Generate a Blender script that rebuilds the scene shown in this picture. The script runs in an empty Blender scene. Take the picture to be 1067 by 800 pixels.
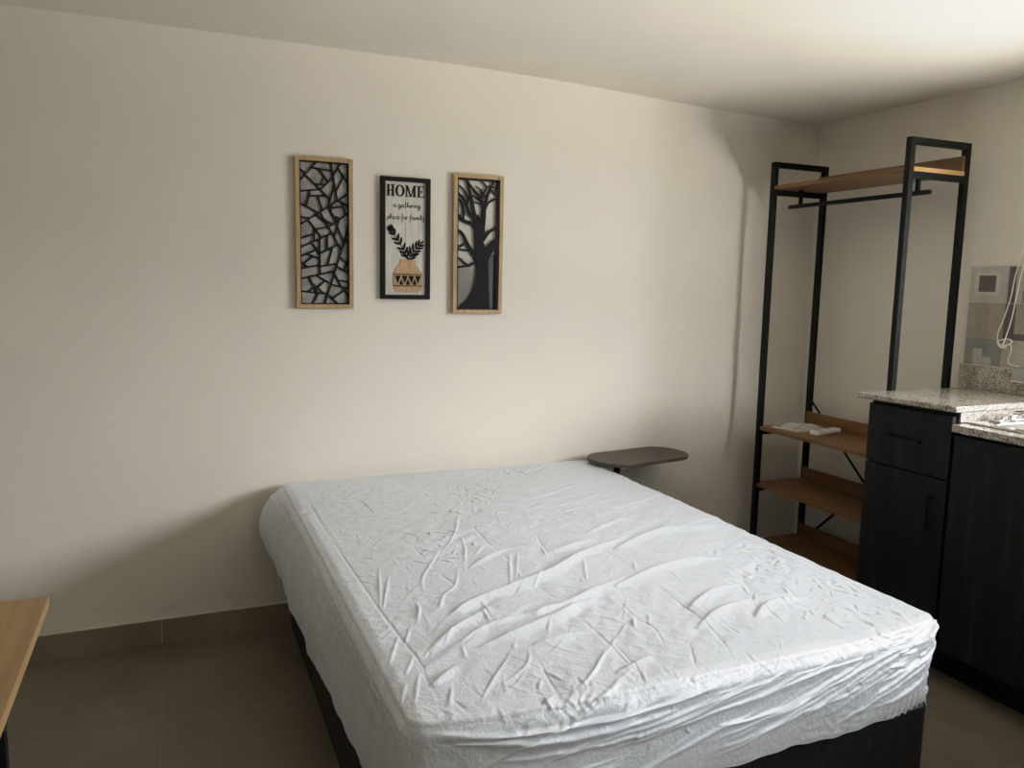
import bpy, bmesh, math, random
import numpy as np
from mathutils import Vector, Matrix

scene = bpy.context.scene
COL = scene.collection
random.seed(7)
RNG = np.random.default_rng(11)
PI = math.pi

# ------------------------------------------------------------------ materials
def new_mat(name, color=(.8, .8, .8), rough=.6, spec=.5, metal=0.0):
    m = bpy.data.materials.new(name); m.use_nodes = True
    b = m.node_tree.nodes['Principled BSDF']
    b.inputs['Base Color'].default_value = (*color, 1)
    b.inputs['Roughness'].default_value = rough
    b.inputs['Specular IOR Level'].default_value = spec
    b.inputs['Metallic'].default_value = metal
    return m

def nodes(m):
    nt = m.node_tree
    return nt, nt.nodes, nt.links, nt.nodes['Principled BSDF']

def coords(m, scale=(1, 1, 1), rot=(0, 0, 0), kind='Object'):
    nt, N, L, b = nodes(m)
    t = N.new('ShaderNodeTexCoord'); mp = N.new('ShaderNodeMapping')
    mp.inputs['Scale'].default_value = scale; mp.inputs['Rotation'].default_value = rot
    L.new(t.outputs[kind], mp.inputs['Vector'])
    return mp.outputs['Vector']

def noise(m, vec, scale, detail=4, rough=.55, dist=0):
    nt, N, L, b = nodes(m)
    n = N.new('ShaderNodeTexNoise'); n.inputs['Scale'].default_value = scale
    n.inputs['Detail'].default_value = detail; n.inputs['Roughness'].default_value = rough
    n.inputs['Distortion'].default_value = dist
    L.new(vec, n.inputs['Vector'])
    return n.outputs['Fac']

def ramp(m, fac, stops):
    nt, N, L, b = nodes(m)
    r = N.new('ShaderNodeValToRGB'); e = r.color_ramp.elements
    while len(e) < len(stops): e.new(.5)
    for k, (p, c) in enumerate(stops):
        e[k].position = p; e[k].color = (*c, 1)
    L.new(fac, r.inputs['Fac'])
    return r.outputs['Color']

def bump(m, fac, strength=.2, dist=.002):
    nt, N, L, b = nodes(m)
    bp = N.new('ShaderNodeBump'); bp.inputs['Strength'].default_value = strength
    bp.inputs['Distance'].default_value = dist
    L.new(fac, bp.inputs['Height'])
    prev = b.inputs['Normal']
    if prev.is_linked: L.new(prev.links[0].from_socket, bp.inputs['Normal'])
    L.new(bp.outputs['Normal'], b.inputs['Normal'])

def setcol(m, sock):
    nt, N, L, b = nodes(m); L.new(sock, b.inputs['Base Color'])
def setrough(m, sock):
    nt, N, L, b = nodes(m); L.new(sock, b.inputs['Roughness'])

def plaster(name, col):
    m = new_mat(name, col, .75, .25)
    v = coords(m)
    n = noise(m, v, 2.2, 4)
    setcol(m, ramp(m, n, [(.3, tuple(c*.965 for c in col)), (.7, tuple(min(1, c*1.02) for c in col))]))
    bump(m, noise(m, v, 3.0, 2), .25, .012)
    bump(m, noise(m, v, 140, 3), .12, .001)
    return m

def wood(name, dark, light, rough=.45, scale=1.0, axis='y'):
    m = new_mat(name, light, rough, .4)
    s = {'x': (1.2, 14, 14), 'y': (14, 1.2, 14), 'z': (14, 14, 1.2)}[axis]
    v = coords(m, tuple(q*scale for q in s))
    n = noise(m, v, 3.0, 8, .62, .35)
    mid = tuple((a+b)/2 for a, b in zip(dark, light))
    setcol(m, ramp(m, n, [(.30, dark), (.5, mid), (.72, light)]))
    bump(m, n, .08, .001)
    return m

M = {}
M['wall'] = plaster('wall paint cream', (.765, .722, .635))
M['ceiling'] = plaster('ceiling paint cream', (.79, .745, .655))
M['black_metal'] = new_mat('black powder coated steel', (.0022, .0034, .0042), .5, .2)
M['black_plain'] = new_mat('matt black', (.005, .005, .0055), .6, .2)
M['oak'] = wood('light oak frame', (.36, .24, .115), (.52, .37, .20), .5, 2.2, 'z')
M['rack_wood'] = wood('brown rack board', (.122, .058, .019), (.235, .114, .040), .42, 1.0, 'y')
M['rack_edge'] = wood('honey board edge', (.42, .25, .09), (.60, .38, .16), .42, 1.0, 'x')
M['desk_wood'] = wood('honey oak desk', (.27, .165, .07), (.40, .255, .12), .42, .8, 'y')
M['table_wood'] = wood('dark walnut', (.050, .035, .026), (.075, .055, .042), .45, 1.0, 'x')
M['chrome'] = new_mat('chrome', (.75, .75, .76), .12, .5, 1.0)
M['steel'] = new_mat('brushed stainless steel', (.62, .61, .58), .30, .5, 1.0)
M['white_plastic'] = new_mat('white plastic', (.72, .71, .67), .4, .5)
M['grey_plastic'] = new_mat('grey plastic', (.40, .40, .37), .45, .4)
M['white_trim'] = new_mat('white caulk', (.66, .63, .56), .55, .3)
M['cord'] = new_mat('white cable sheath', (.90, .87, .80), .45, .4)
M['rubber'] = new_mat('black rubber', (.012, .012, .012), .7, .2)

# dark wood-grain cabinet laminate, almost black
def cab():
    m = new_mat('charcoal wood grain laminate', (.018, .018, .02), .55, .2)
    v = coords(m, (9, 9, .8))
    n = noise(m, v, 3.0, 7, .6, .3)
    setcol(m, ramp(m, n, [(.3, (.0045, .0047, .005)), (.55, (.0105, .0108, .011)), (.75, (.026, .026, .0262))]))
    bump(m, n, .08, .001)
    return m
M['cabinet'] = cab()

def granite():
    m = new_mat('speckled grey granite', (.4, .38, .35), .16, .55)
    nt, N, L, b = nodes(m)
    v = coords(m)
    vo = N.new('ShaderNodeTexVoronoi'); vo.inputs['Scale'].default_value = 240
    L.new(v, vo.inputs['Vector'])
    sep = N.new('ShaderNodeSeparateColor'); L.new(vo.outputs['Color'], sep.inputs['Color'])
    c1 = ramp(m, sep.outputs['Red'], [(.0, (.13, .118, .105)), (.22, (.28, .25, .22)), (.45, (.42, .39, .345)), (.75, (.55, .52, .465)), (1.0, (.70, .67, .61))])
    n = noise(m, v, 60, 5, .6)
    c2 = ramp(m, n, [(.35, (.55, .52, .48)), (.65, (1, .97, .92))])
    mx = N.new('ShaderNodeMix'); mx.data_type = 'RGBA'; mx.blend_type = 'MULTIPLY'
    mx.inputs['Factor'].default_value = .8
    L.new(c1, mx.inputs['A']); L.new(c2, mx.inputs['B'])
    setcol(m, mx.outputs['Result'])
    return m
M['granite'] = granite()

def floor_mat(name='taupe porcelain tile', ox=-.076, oy=2.68, grout=True, k=1.):
    m = new_mat(name, (.15, .13, .10), .42, .4)
    nt, N, L, b = nodes(m)
    v = coords(m)
    n1 = noise(m, v, 2.6, 5, .6, .3)
    n2 = noise(m, v, 22, 4, .6)
    c = ramp(m, n1, [(p, tuple(q*k for q in cc)) for p, cc in ((.3, (.150, .126, .092)), (.5, (.178, .151, .112)), (.72, (.208, .179, .136)))])
    c2 = ramp(m, n2, [(.3, (.90, .90, .90)), (.7, (1, 1, 1))])
    mx = N.new('ShaderNodeMix'); mx.data_type = 'RGBA'; mx.blend_type = 'MULTIPLY'; mx.inputs['Factor'].default_value = 1
    L.new(c, mx.inputs['A']); L.new(c2, mx.inputs['B'])
    col = mx.outputs['Result']
    if grout:
        sx = N.new('ShaderNodeSeparateXYZ'); L.new(v, sx.inputs['Vector'])
        masks = []
        for axis, o in (('X', ox), ('Y', oy)):
            a = N.new('ShaderNodeMath'); a.operation = 'SUBTRACT'; a.inputs[1].default_value = o
            L.new(sx.outputs[axis], a.inputs[0])
            w = N.new('ShaderNodeMath'); w.operation = 'PINGPONG'; w.inputs[1].default_value = .302
            L.new(a.outputs[0], w.inputs[0])
            g = N.new('ShaderNodeMath'); g.operation = 'LESS_THAN'; g.inputs[1].default_value = .0018
            L.new(w.outputs[0], g.inputs[0]); masks.append(g.outputs[0])
        mm = N.new('ShaderNodeMath'); mm.operation = 'MAXIMUM'
        L.new(masks[0], mm.inputs[0]); L.new(masks[1], mm.inputs[1])
        gm = N.new('ShaderNodeMix'); gm.data_type = 'RGBA'
        L.new(mm.outputs[0], gm.inputs['Factor']); L.new(col, gm.inputs['A'])
        gm.inputs['B'].default_value = (.20, .18, .15, 1)
        col = gm.outputs['Result']
        inv = N.new('ShaderNodeMath'); inv.operation = 'SUBTRACT'; inv.inputs[0].default_value = 1
        L.new(mm.outputs[0], inv.inputs[1])
        bump(m, inv.outputs[0], .3, .001)
    setcol(m, col)
    bump(m, n2, .05, .001)
    return m
M['floor'] = floor_mat()
M['skirt'] = floor_mat('taupe porcelain skirting', grout=False, k=1.45)

def sheet_mat():
    m = new_mat('shiny white satin polyester', (.665, .712, .790), .38, .7)
    nt, N, L, b = nodes(m)
    b.inputs['Metallic'].default_value = .14
    b.inputs['Sheen Weight'].default_value = .1
    b.inputs['Sheen Roughness'].default_value = .4
    v = coords(m)
    r = noise(m, v, 6, 4)
    mr = N.new('ShaderNodeMapRange'); mr.inputs['To Min'].default_value = .32; mr.inputs['To Max'].default_value = .44
    L.new(r, mr.inputs['Value']); setrough(m, mr.outputs['Result'])
    vo = N.new('ShaderNodeTexVoronoi'); vo.feature = 'DISTANCE_TO_EDGE'; vo.inputs['Scale'].default_value = 26
    wv = N.new('ShaderNodeTexNoise'); wv.inputs['Scale'].default_value = 9; wv.inputs['Detail'].default_value = 3
    L.new(v, wv.inputs['Vector'])
    ad = N.new('ShaderNodeVectorMath'); ad.operation = 'MULTIPLY_ADD'
    ad.inputs[1].default_value = (.16, .16, .16)
    L.new(wv.outputs['Color'], ad.inputs[0]); L.new(v, ad.inputs[2])
    L.new(ad.outputs[0], vo.inputs['Vector'])
    rm = N.new('ShaderNodeMapRange'); rm.inputs['From Max'].default_value = .10
    L.new(vo.outputs['Distance'], rm.inputs['Value'])
    bump(m, rm.outputs['Result'], .16, .0014)
    bump(m, noise(m, v, 70, 5, .65, .6), .6, .0034)
    return m
M['sheet'] = sheet_mat()

def fabric_black():
    m = new_mat('black quilted upholstery', (.0055, .0055, .0065), .55, .25)
    v = coords(m)
    bump(m, noise(m, v, 9, 3, .5, 1.5), .5, .01)
    bump(m, noise(m, v, 300, 2), .2, .001)
    return m
M['base_fabric'] = fabric_black()

def board_white():
    m = new_mat('whitewashed plank', (.62, .60, .53), .65, .3)
    v = coords(m, (22, 1, 2.0)); n = noise(m, v, 4, 6)
    setcol(m, ramp(m, n, [(.35, (.55, .53, .47)), (.7, (.68, .66, .59))]))
    return m
M['board_white'] = board_white()
M['vase_wood'] = wood('wooden vase cut-out', (.36, .22, .10), (.58, .40, .22), .5, 4, 'z')
M['grey_back'] = None

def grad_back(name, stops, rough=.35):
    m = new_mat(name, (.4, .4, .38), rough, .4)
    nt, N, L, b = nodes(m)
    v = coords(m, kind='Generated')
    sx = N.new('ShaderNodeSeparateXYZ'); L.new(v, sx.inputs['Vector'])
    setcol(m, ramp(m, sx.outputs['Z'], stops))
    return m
M['lattice_back'] = new_mat('grey backing board', (.36, .355, .325), .45, .4)
v_ = coords(M['lattice_back']); n_ = noise(M['lattice_back'], v_, 18, 3)
setcol(M['lattice_back'], ramp(M['lattice_back'], n_, [(.3, (.20, .197, .18)), (.7, (.42, .415, .375))]))
M['tree_back'] = grad_back('pale to grey graded panel', [(.0, (.13, .125, .11)), (.30, (.22, .21, .185)), (.42, (.50, .49, .42)), (1.0, (.64, .62, .54))])  # backing colour grades from dark grey at the bottom to pale at the top
M['slate'] = new_mat('slate grey panel', (.055, .062, .06), .4, .4)

def film():
    m = new_mat('clear crumpled film', (.9, .9, .88), .12, .5)
    nt, N, L, b = nodes(m)
    tr = N.new('ShaderNodeBsdfTransparent'); mixs = N.new('ShaderNodeMixShader')
    mixs.inputs['Fac'].default_value = .42
    out = N['Material Output']
    L.new(tr.outputs[0], mixs.inputs[1]); L.new(b.outputs[0], mixs.inputs[2]); L.new(mixs.outputs[0], out.inputs['Surface'])
    return m
M['film'] = film()
TILE = {}
for k, c in dict(light=(.36, .335, .295), cream=(.43, .40, .35), plum=(.115, .085, .085), taupe=(.255, .225, .185), blue=(.185, .185, .172),
                 pale=(.335, .315, .28), dark=(.085, .072, .070), grout=(.42, .40, .36)).items():
    c = tuple(q*1.35 for q in c); TILE[k] = new_mat('ceramic tile ' + k, c, .3, .45)
    vv = coords(TILE[k]); nn = noise(TILE[k], vv, 30, 4)
    setcol(TILE[k], ramp(TILE[k], nn, [(.3, tuple(q*.93 for q in c)), (.7, tuple(q*1.05 for q in c))]))

# ------------------------------------------------------------------ mesh helpers
class MB:
    """collects shapes; build() links them as ONE mesh object"""
    def __init__(s): s.v = []; s.f = []; s.mi = []; s.sm = []
    def add(s, vs, fs, mi=0, smooth=False):
        o = len(s.v); s.v += [tuple(p) for p in vs]
        for f in fs: s.f.append(tuple(i+o for i in f)); s.mi.append(mi); s.sm.append(smooth)
        return s
    def box(s, a, b, mi=0, mat=None):
        x0, y0, z0 = a; x1, y1, z1 = b
        vs = [(x0, y0, z0), (x1, y0, z0), (x1, y1, z0), (x0, y1, z0), (x0, y0, z1), (x1, y0, z1), (x1, y1, z1), (x0, y1, z1)]
        if mat: vs = [tuple(mat @ Vector(p)) for p in vs]
        return s.add(vs, [(0, 3, 2, 1), (4, 5, 6, 7), (0, 1, 5, 4), (1, 2, 6, 5), (2, 3, 7, 6), (3, 0, 4, 7)], mi)
    def prism(s, poly, n, mi=0):
        """poly: list of 3d points (planar), extruded along vector n"""
        k = len(poly); n = Vector(n)
        vs = [Vector(p) for p in poly] + [Vector(p)+n for p in poly]
        fs = [tuple(range(k))[::-1], tuple(range(k, 2*k))] + [(i, (i+1) % k, (i+1) % k+k, i+k) for i in range(k)]
        return s.add(vs, fs, mi)
    def tube(s, pts, r, seg=8, mi=0, caps=True):
        pts = [Vector(p) for p in pts]; k = len(pts)
        rs = r if isinstance(r, (list, tuple)) else [r]*k
        vs = []; up = None
        for i, p in enumerate(pts):
            t = (pts[min(i+1, k-1)]-pts[max(i-1, 0)]).normalized()
            if up is None:
                up = Vector((0, 0, 1)) if abs(t.z) < .9 else Vector((1, 0, 0))
            a = (up - t*up.dot(t)).normalized(); b_ = t.cross(a); up = a
            for j in range(seg):
                th = 2*PI*j/seg
                vs.append(p + a*math.cos(th)*rs[i] + b_*math.sin(th)*rs[i])
        fs = [(i*seg+j, i*seg+(j+1) % seg, (i+1)*seg+(j+1) % seg, (i+1)*seg+j) for i in range(k-1) for j in range(seg)]
        if caps: fs += [tuple(range(seg))[::-1], tuple(range((k-1)*seg, k*seg))]
        return s.add(vs, fs, mi, True)
    def build(s, name, mats, parent=None, bevel=0, seg=2):
        me = bpy.data.meshes.new(name)
        me.from_pydata(s.v, [], s.f)
        mats = mats if isinstance(mats, (list, tuple)) else [mats]
        for m in mats: me.materials.append(m)
        me.polygons.foreach_set('material_index', s.mi)
        me.polygons.foreach_set('use_smooth', s.sm)
        bm = bmesh.new(); bm.from_mesh(me); bmesh.ops.recalc_face_normals(bm, faces=bm.faces); bm.to_mesh(me); bm.free()
        me.update()
        o = bpy.data.objects.new(name, me); COL.objects.link(o)
        if parent: o.parent = parent; o.matrix_parent_inverse = Matrix.Translation(-wloc(parent))
        if bevel:
            md = o.modifiers.new('edge rounding', 'BEVEL'); md.width = bevel; md.segments = seg
            md.limit_method = 'ANGLE'; md.angle_limit = math.radians(40)
        return o

def wloc(o):
    l = Vector(o.location)
    # parts keep world coordinates, so only the thing's base counts
    return l if not o.parent else Vector((0, 0, 0))

def thing(name, label, cat, loc=(0, 0, 0), group=None):
    o = bpy.data.objects.new(name, None); COL.objects.link(o); o.location = loc
    o.empty_display_size = .1
    return tag(o, label, cat, group)

def tag(o, label, cat, group=None):
    o['label'] = label; o['category'] = cat
    if group: o['group'] = group
    return o

def struct(o): o['kind'] = 'structure'; return o

def smooth_pts(pts, n=8):
    """catmull-rom through points"""
    P = [Vector(p) for p in pts]; out = []
    for i in range(len(P)-1):
        p0, p1, p2, p3 = P[max(i-1, 0)], P[i], P[i+1], P[min(i+2, len(P)-1)]
        for k in range(n):
            t = k/n
            out.append(.5*((2*p1)+(p2-p0)*t+(2*p0-5*p1+4*p2-p3)*t*t+(3*p1-p0-3*p2+p3)*t**3))
    out.append(P[-1]); return out

# ------------------------------------------------------------------ dimensions (metres)
XL, XR, YF, YB = -1.75, 3.115, -1.35, 3.284
def ceil_z(x):      # the plaster ceiling sags slightly toward the right wall
    t = min(1, max(0, (x-1.0)/2.1)); return 2.348 - .062*t*t*(3-2*t)

# ------------------------------------------------------------------ room shell
struct(MB().box((XL-.15, YF-.15, -.12), (XR+.15, YB+.15, 0)).build('floor', M['floor']))
xs = [XL-.15+i*(XR-XL+.30)/48 for i in range(49)]
cb = MB()
vs = []; fs = []
for x in xs:
    z = ceil_z(x); vs += [(x, YF-.15, z), (x, YB+.15, z), (x, YF-.15, 2.5), (x, YB+.15, 2.5)]
for i in range(48):
    a = i*4; b_ = a+4
    fs += [(a, a+1, b_+1, b_), (a+2, b_+2, b_+3, a+3)]
    fs += [(a, b_, b_+2, a+2), (a+1, a+3, b_+3, b_+1)]
fs += [(0, 2, 3, 1), (192, 193, 195, 194)]
cb.add(vs, fs, 0, False)
struct(cb.build('ceiling', M['ceiling']))
def wall_x(name, y0, y1):       # wall along x whose top follows the ceiling line
    w = MB(); vs = []; fs = []
    xx = [x for x in xs]
    for x in xx:
        z = ceil_z(x); vs += [(x, y0, 0), (x, y0, z), (x, y1, 0), (x, y1, z)]
    for i in range(len(xx)-1):
        a = i*4; b_ = a+4
        fs += [(a, b_, b_+1, a+1), (a+2, a+3, b_+3, b_+2), (a+1, b_+1, b_+3, a+3), (a, a+2, b_+2, b_)]
    fs += [(0, 1, 3, 2), (192, 194, 195, 193)]
    w.add(vs, fs); return struct(w.build(name, M['wall']))
wall_x('wall_back', YB, YB+.15)
wall_x('wall_front', YF-.15, YF)
struct(MB().box((XL-.15, YF, 0), (XL, YB, ceil_z(XL))).build('wall_left', M['wall']))
# right wall with the window opening beside the sink, out of the frame
WY0, WY1, WZ0, WZ1 = -.40, 1.68, 1.00, 1.96
zt = ceil_z(XR)
wr = MB()
wr.box((XR, YF, 0), (XR+.15, WY0, zt)); wr.box((XR, WY1, 0), (XR+.15, YB, zt))
wr.box((XR, WY0, 0), (XR+.15, WY1, WZ0)); wr.box((XR, WY0, WZ1), (XR+.15, WY1, zt))
struct(wr.build('wall_right', M['wall']))
wf = MB(); fx0, fx1, t = XR+.09, XR+.13, .035
wf.box((fx0, WY0, WZ0), (fx1, WY1, WZ0+t)); wf.box((fx0, WY0, WZ1-t), (fx1, WY1, WZ1))
for y in (WY0, (WY0+WY1)/2-t/2, WY1-t): wf.box((fx0, y, WZ0+t), (fx1, y+t, WZ1-t))
struct(wf.build('window_1', M['white_plastic'], None, .002))

# skirting tiles along the back wall, one run with thin joints
bb = MB(); joints = [XL, -.682, -.080, .522, 1.124, 1.726, 2.328, XR]
for a, b_ in zip(joints[:-1], joints[1:]):
    bb.box((a+.001, YB-.009, 0), (b_-.001, YB, .101))
bb.box((XL, YB-.010, .101), (XR, YB, .1045), 1)
struct(bb.build('baseboard_back', [M['skirt'], M['white_trim']]))
br = MB(); yy = [2.37, 2.68, YB-.010]
for a, b_ in zip(yy[:-1], yy[1:]): br.box((XR-.009, a+.001, 0), (XR, b_-.001, .101))
br.box((XR-.010, 2.37, .101), (XR, YB-.010, .1045), 1)
struct(br.build('baseboard_right', [M['skirt'], M['white_trim']]))

# patterned wall tiles above the backsplash
def tile_panel():
    names = list(TILE); ix = {n: i for i, n in enumerate(names)}
    tb = MB()
    zs = [(1.405, 1.552), (1.256, 1.403), (1.146, 1.254)]
    ys = [(2.350-.163*(k+1)+.001, 2.350-.163*k-.001) for k in range(4)]
    X0 = XR-.008
    tb.box((XR-.006, ys[-1][0], 1.146), (XR-.001, ys[0][1], 1.551), ix['grout'])
    def patch(ya, yb, za, zb, c, lift=.0006): tb.box((X0-lift, ya, za), (X0+.003, yb, zb), ix[c])
    for r, (za, zb) in enumerate(zs):
        for c, (ya, yb) in enumerate(ys):
            W = yb-ya
            P = lambda u0, u1, w0, w1, col: patch(yb-u1*W, yb-u0*W, za+w0*.147, min(zb, za+w1*.147), col)
            kind = [[0, 3, 1, 4, 0, 2], [1, 4, 5, 0, 1, 3], [2, 5, 1, 2, 5, 0]][r][c]
            base = {0: 'light', 1: 'taupe', 2: 'blue', 3: 'light', 4: 'taupe', 5: 'pale'}[kind]
            tb.box((X0, ya, za), (XR-.001, yb, zb), ix[base])
            if kind == 0: P(.14, .82, .20, .84, 'cream'); patch(yb-.70*W, yb-.24*W, za+.043, za+.110, 'plum', .0012)
            if kind == 2: P(.24, .50, 0, .46, 'pale'); P(.50, .76, 0, .22, 'pale')
            if kind == 3: P(.02, .22, 0, 1, 'dark'); P(.40, 1, .0, .35, 'blue')
            if kind == 4: P(0, .28, 0, 1, 'dark'); P(.28, 1, 0, .18, 'dark')
    return struct(tb.build('trim_1', [TILE[n] for n in names]))
tile_panel()

# ------------------------------------------------------------------ bed
BX0, BX1, BY0, BY1, BZ = .372, 1.788, 1.297, 3.245, .628

# folds of the sheet, (half width, height, course over the bed in metres)
FOLDS = [
    (0.02, 0.0085, [(0.598, 1.762), (0.7, 1.827), (0.849, 1.887), (0.964, 1.939), (1.113, 2.041), (1.325, 2.144)]),
    (0.018, 0.007, [(0.789, 1.69), (0.905, 1.724), (1.038, 1.787), (1.135, 1.828)]),
    (0.018, 0.0065, [(0.606, 1.576), (0.766, 1.636), (0.985, 1.727)]),
    (0.014, 0.004, [(1.104, 2.65), (1.279, 2.676), (1.571, 2.816)]),
    (0.014, 0.004, [(0.753, 2.049), (0.883, 2.143), (0.979, 2.166)]),
    (0.014, 0.004, [(1.225, 2.223), (1.44, 2.334)]),
    (0.014, 0.004, [(1.31, 3.084), (1.556, 3.16)]),
    (0.014, 0.004, [(1.03, 2.09), (1.214, 2.163)]),
    (0.02, 0.007, [(1.232, 2.046), (1.449, 2.149), (1.708, 2.132)]),
    (0.02, 0.007, [(1.072, 1.773), (1.217, 1.839), (1.38, 1.882), (1.546, 1.861)]),
    (0.018, 0.006, [(1.175, 1.584), (1.303, 1.656), (1.427, 1.676)]),
    (0.018, 0.006, [(1.127, 1.482), (1.24, 1.546), (1.378, 1.582)]),
    (0.018, 0.006, [(1.301, 1.482), (1.402, 1.543), (1.53, 1.541)]),
    (0.012, 0.0045, [(0.575, 1.616), (0.681, 1.683), (0.811, 1.702), (0.935, 1.708)]),
    (0.012, 0.0045, [(0.497, 1.59), (0.586, 1.687), (0.697, 1.761)]),
    (0.012, 0.0045, [(0.455, 1.438), (0.532, 1.51)]),
    (0.012, 0.0045, [(0.725, 1.545), (0.898, 1.57)]),
    (0.012, 0.0045, [(0.839, 1.368), (0.949, 1.405)]),
    (0.0042, 0.0024, [(1.086, 2.409), (1.219, 2.387), (1.392, 2.401), (1.475, 2.393)]),
    (0.0042, 0.0024, [(1.223, 2.473), (1.331, 2.529), (1.613, 2.622)]),
    (0.0042, 0.0024, [(1.337, 2.895), (1.653, 2.913)]),
    (0.0042, 0.0024, [(1.301, 2.977), (1.521, 3.213)]),
    (0.0042, 0.0024, [(1.097, 2.652), (1.254, 2.64), (1.394, 2.651)]),
    (0.0042, 0.0024, [(0.832, 2.341), (0.802, 2.21), (0.748, 2.067)]),
    (0.0042, 0.0024, [(0.732, 2.073), (0.676, 1.936), (0.627, 1.882), (0.58, 1.793)]),
    (0.0042, 0.0024, [(0.737, 2.253), (0.672, 2.129), (0.61, 2.02), (0.583, 1.912)]),
    (0.0042, 0.0024, [(0.94, 2.123), (0.853, 1.931)]),
    (0.0042, 0.0024, [(0.917, 2.131), (0.81, 1.871)]),
    (0.0042, 0.0024, [(1.039, 2.164), (1.002, 2.045)]),
    (0.0042, 0.0024, [(0.933, 1.934), (0.862, 1.838)]),
    (0.0042, 0.0024, [(1.105, 2.008), (1.024, 1.838)]),
    (0.0042, 0.0024, [(0.922, 2.618), (0.824, 2.366), (0.715, 2.185)]),
    (0.0042, 0.0024, [(0.804, 2.796), (0.87, 2.861), (0.879, 2.813)]),
    (0.0042, 0.0024, [(0.705, 1.812), (0.698, 1.724)]),
    (0.0042, 0.0024, [(0.602, 1.76), (0.681, 1.821)]),
    (0.0042, 0.0024, [(0.694, 2.412), (0.757, 2.379)]),
    (0.0042, 0.0024, [(0.792, 2.121), (0.87, 2.225)]),
    (0.0042, 0.0024, [(0.549, 1.87), (0.534, 1.785)]),
    (0.004, 0.0024, [(0.495, 1.737), (0.457, 1.646)]),
    (0.004, 0.0024, [(0.464, 1.718), (0.401, 1.56)]),
    (0.004, 0.0024, [(0.463, 1.589), (0.423, 1.502)]),
    (0.004, 0.0024, [(0.417, 1.47), (0.385, 1.394)]),
    (0.004, 0.0024, [(0.58, 1.689), (0.519, 1.623), (0.478, 1.57)]),
    (0.004, 0.0024, [(0.591, 1.701), (0.542, 1.614)]),
    (0.004, 0.0024, [(0.528, 1.339), (0.551, 1.384), (0.677, 1.542)]),
    (0.004, 0.0024, [(0.696, 1.571), (0.677, 1.542)]),
    (0.004, 0.0024, [(0.713, 1.535), (0.687, 1.477), (0.652, 1.44), (0.588, 1.404)]),
    (0.004, 0.0024, [(0.886, 1.485), (0.796, 1.385), (0.712, 1.322)]),
    (0.004, 0.0024, [(0.951, 1.535), (0.732, 1.326)]),
    (0.004, 0.0024, [(0.552, 1.85), (0.515, 1.746)]),
    (0.004, 0.0024, [(0.617, 1.863), (0.59, 1.801)]),
    (0.004, 0.0024, [(0.576, 1.601), (0.566, 1.537)]),
    (0.004, 0.0024, [(0.501, 1.437), (0.468, 1.341)]),
    (0.004, 0.0024, [(0.452, 1.503), (0.409, 1.374)]),
    (0.004, 0.0024, [(0.821, 1.647), (0.783, 1.582)]),
    (0.004, 0.0024, [(1.03, 1.603), (0.989, 1.536)]),
    (0.004, 0.0024, [(0.69, 1.781), (0.681, 1.683)]),
    (0.004, 0.0022, [(1.238, 1.943), (1.197, 1.864)]),
    (0.004, 0.0022, [(1.014, 1.589), (0.991, 1.533)]),
    (0.004, 0.0022, [(1.068, 1.596), (1.036, 1.542)]),
    (0.004, 0.0022, [(1.396, 1.553), (1.514, 1.539)]),
    (0.004, 0.0022, [(1.147, 1.229), (1.24, 1.234)]),
    (0.004, 0.0022, [(0.934, 1.517), (0.99, 1.572)]),
    (0.0032, -0.002, [(0.898, 2.429), (0.886, 2.151)]),
    (0.0032, -0.002, [(0.664, 2.048), (0.678, 1.92)]),
    (0.0032, -0.002, [(1.071, 2.278), (1.008, 2.043)]),
    (0.0032, -0.002, [(0.657, 2.282), (0.661, 2.151)]),
    (0.0032, -0.002, [(0.446, 1.945), (0.46, 1.704), (0.468, 1.547), (0.454, 1.433)]),
    (0.0032, -0.002, [(0.709, 1.482), (0.683, 1.301)]),
    (0.0032, -0.002, [(0.893, 1.671), (0.893, 1.496), (0.878, 1.305)]),
    (0.0032, -0.002, [(0.484, 1.388), (0.498, 1.32)]),
    (0.0032, -0.002, [(1.189, 1.763), (1.177, 1.605), (1.169, 1.505), (1.149, 1.412), (1.113, 1.314)]),
    (0.0032, -0.002, [(1.042, 1.722), (1.025, 1.598), (1.035, 1.517), (0.994, 1.402)]),
    (0.0032, -0.002, [(0.907, 1.492), (0.893, 1.376), (0.874, 1.295)]),
    (0.0032, -0.002, [(1.387, 1.61), (1.341, 1.376)]),
    (0.0032, -0.002, [(1.474, 1.459), (1.476, 1.364)]),
    (0.0032, -0.002, [(1.071, 1.43), (1.011, 1.321)]),
    (0.0032, -0.002, [(1.441, 1.5), (1.448, 1.454)]),
    (0.0036, -0.0018, [(0.441, 2.464), (0.445, 2.23), (0.451, 1.865), (0.454, 1.718)]),
    (0.0036, -0.0018, [(0.439, 2.938), (0.441, 2.464)]),
    (0.0042, 0.0026, [(0.42, 2.609), (0.601, 2.626), (0.734, 2.677), (0.815, 2.809)]),
    (0.0042, 0.0026, [(0.575, 2.416), (0.668, 2.434), (0.707, 2.348)]),
    (0.0042, 0.0026, [(0.622, 2.875), (0.634, 2.662)]),
    (0.0042, 0.0026, [(0.522, 2.161), (0.448, 1.835)]),
    (0.0042, 0.0026, [(0.45, 1.834), (0.529, 2.078)]),
    (0.0042, 0.0026, [(0.666, 3.166), (0.915, 3.186), (1.223, 3.194)]),
]
BUNCH = [[(1.436, 3.199), (1.194, 2.978), (1.033, 2.775), (0.84, 2.404), (0.699, 2.155)], [(1.09, 2.756), (1.174, 2.819)], [(1.037, 2.451), (1.068, 2.369)], [(0.902, 2.625), (0.955, 2.504)], [(1.634, 1.757), (1.616, 1.604), (1.588, 1.474)], [(0.7, 1.284), (0.735, 1.31)]]

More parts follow.
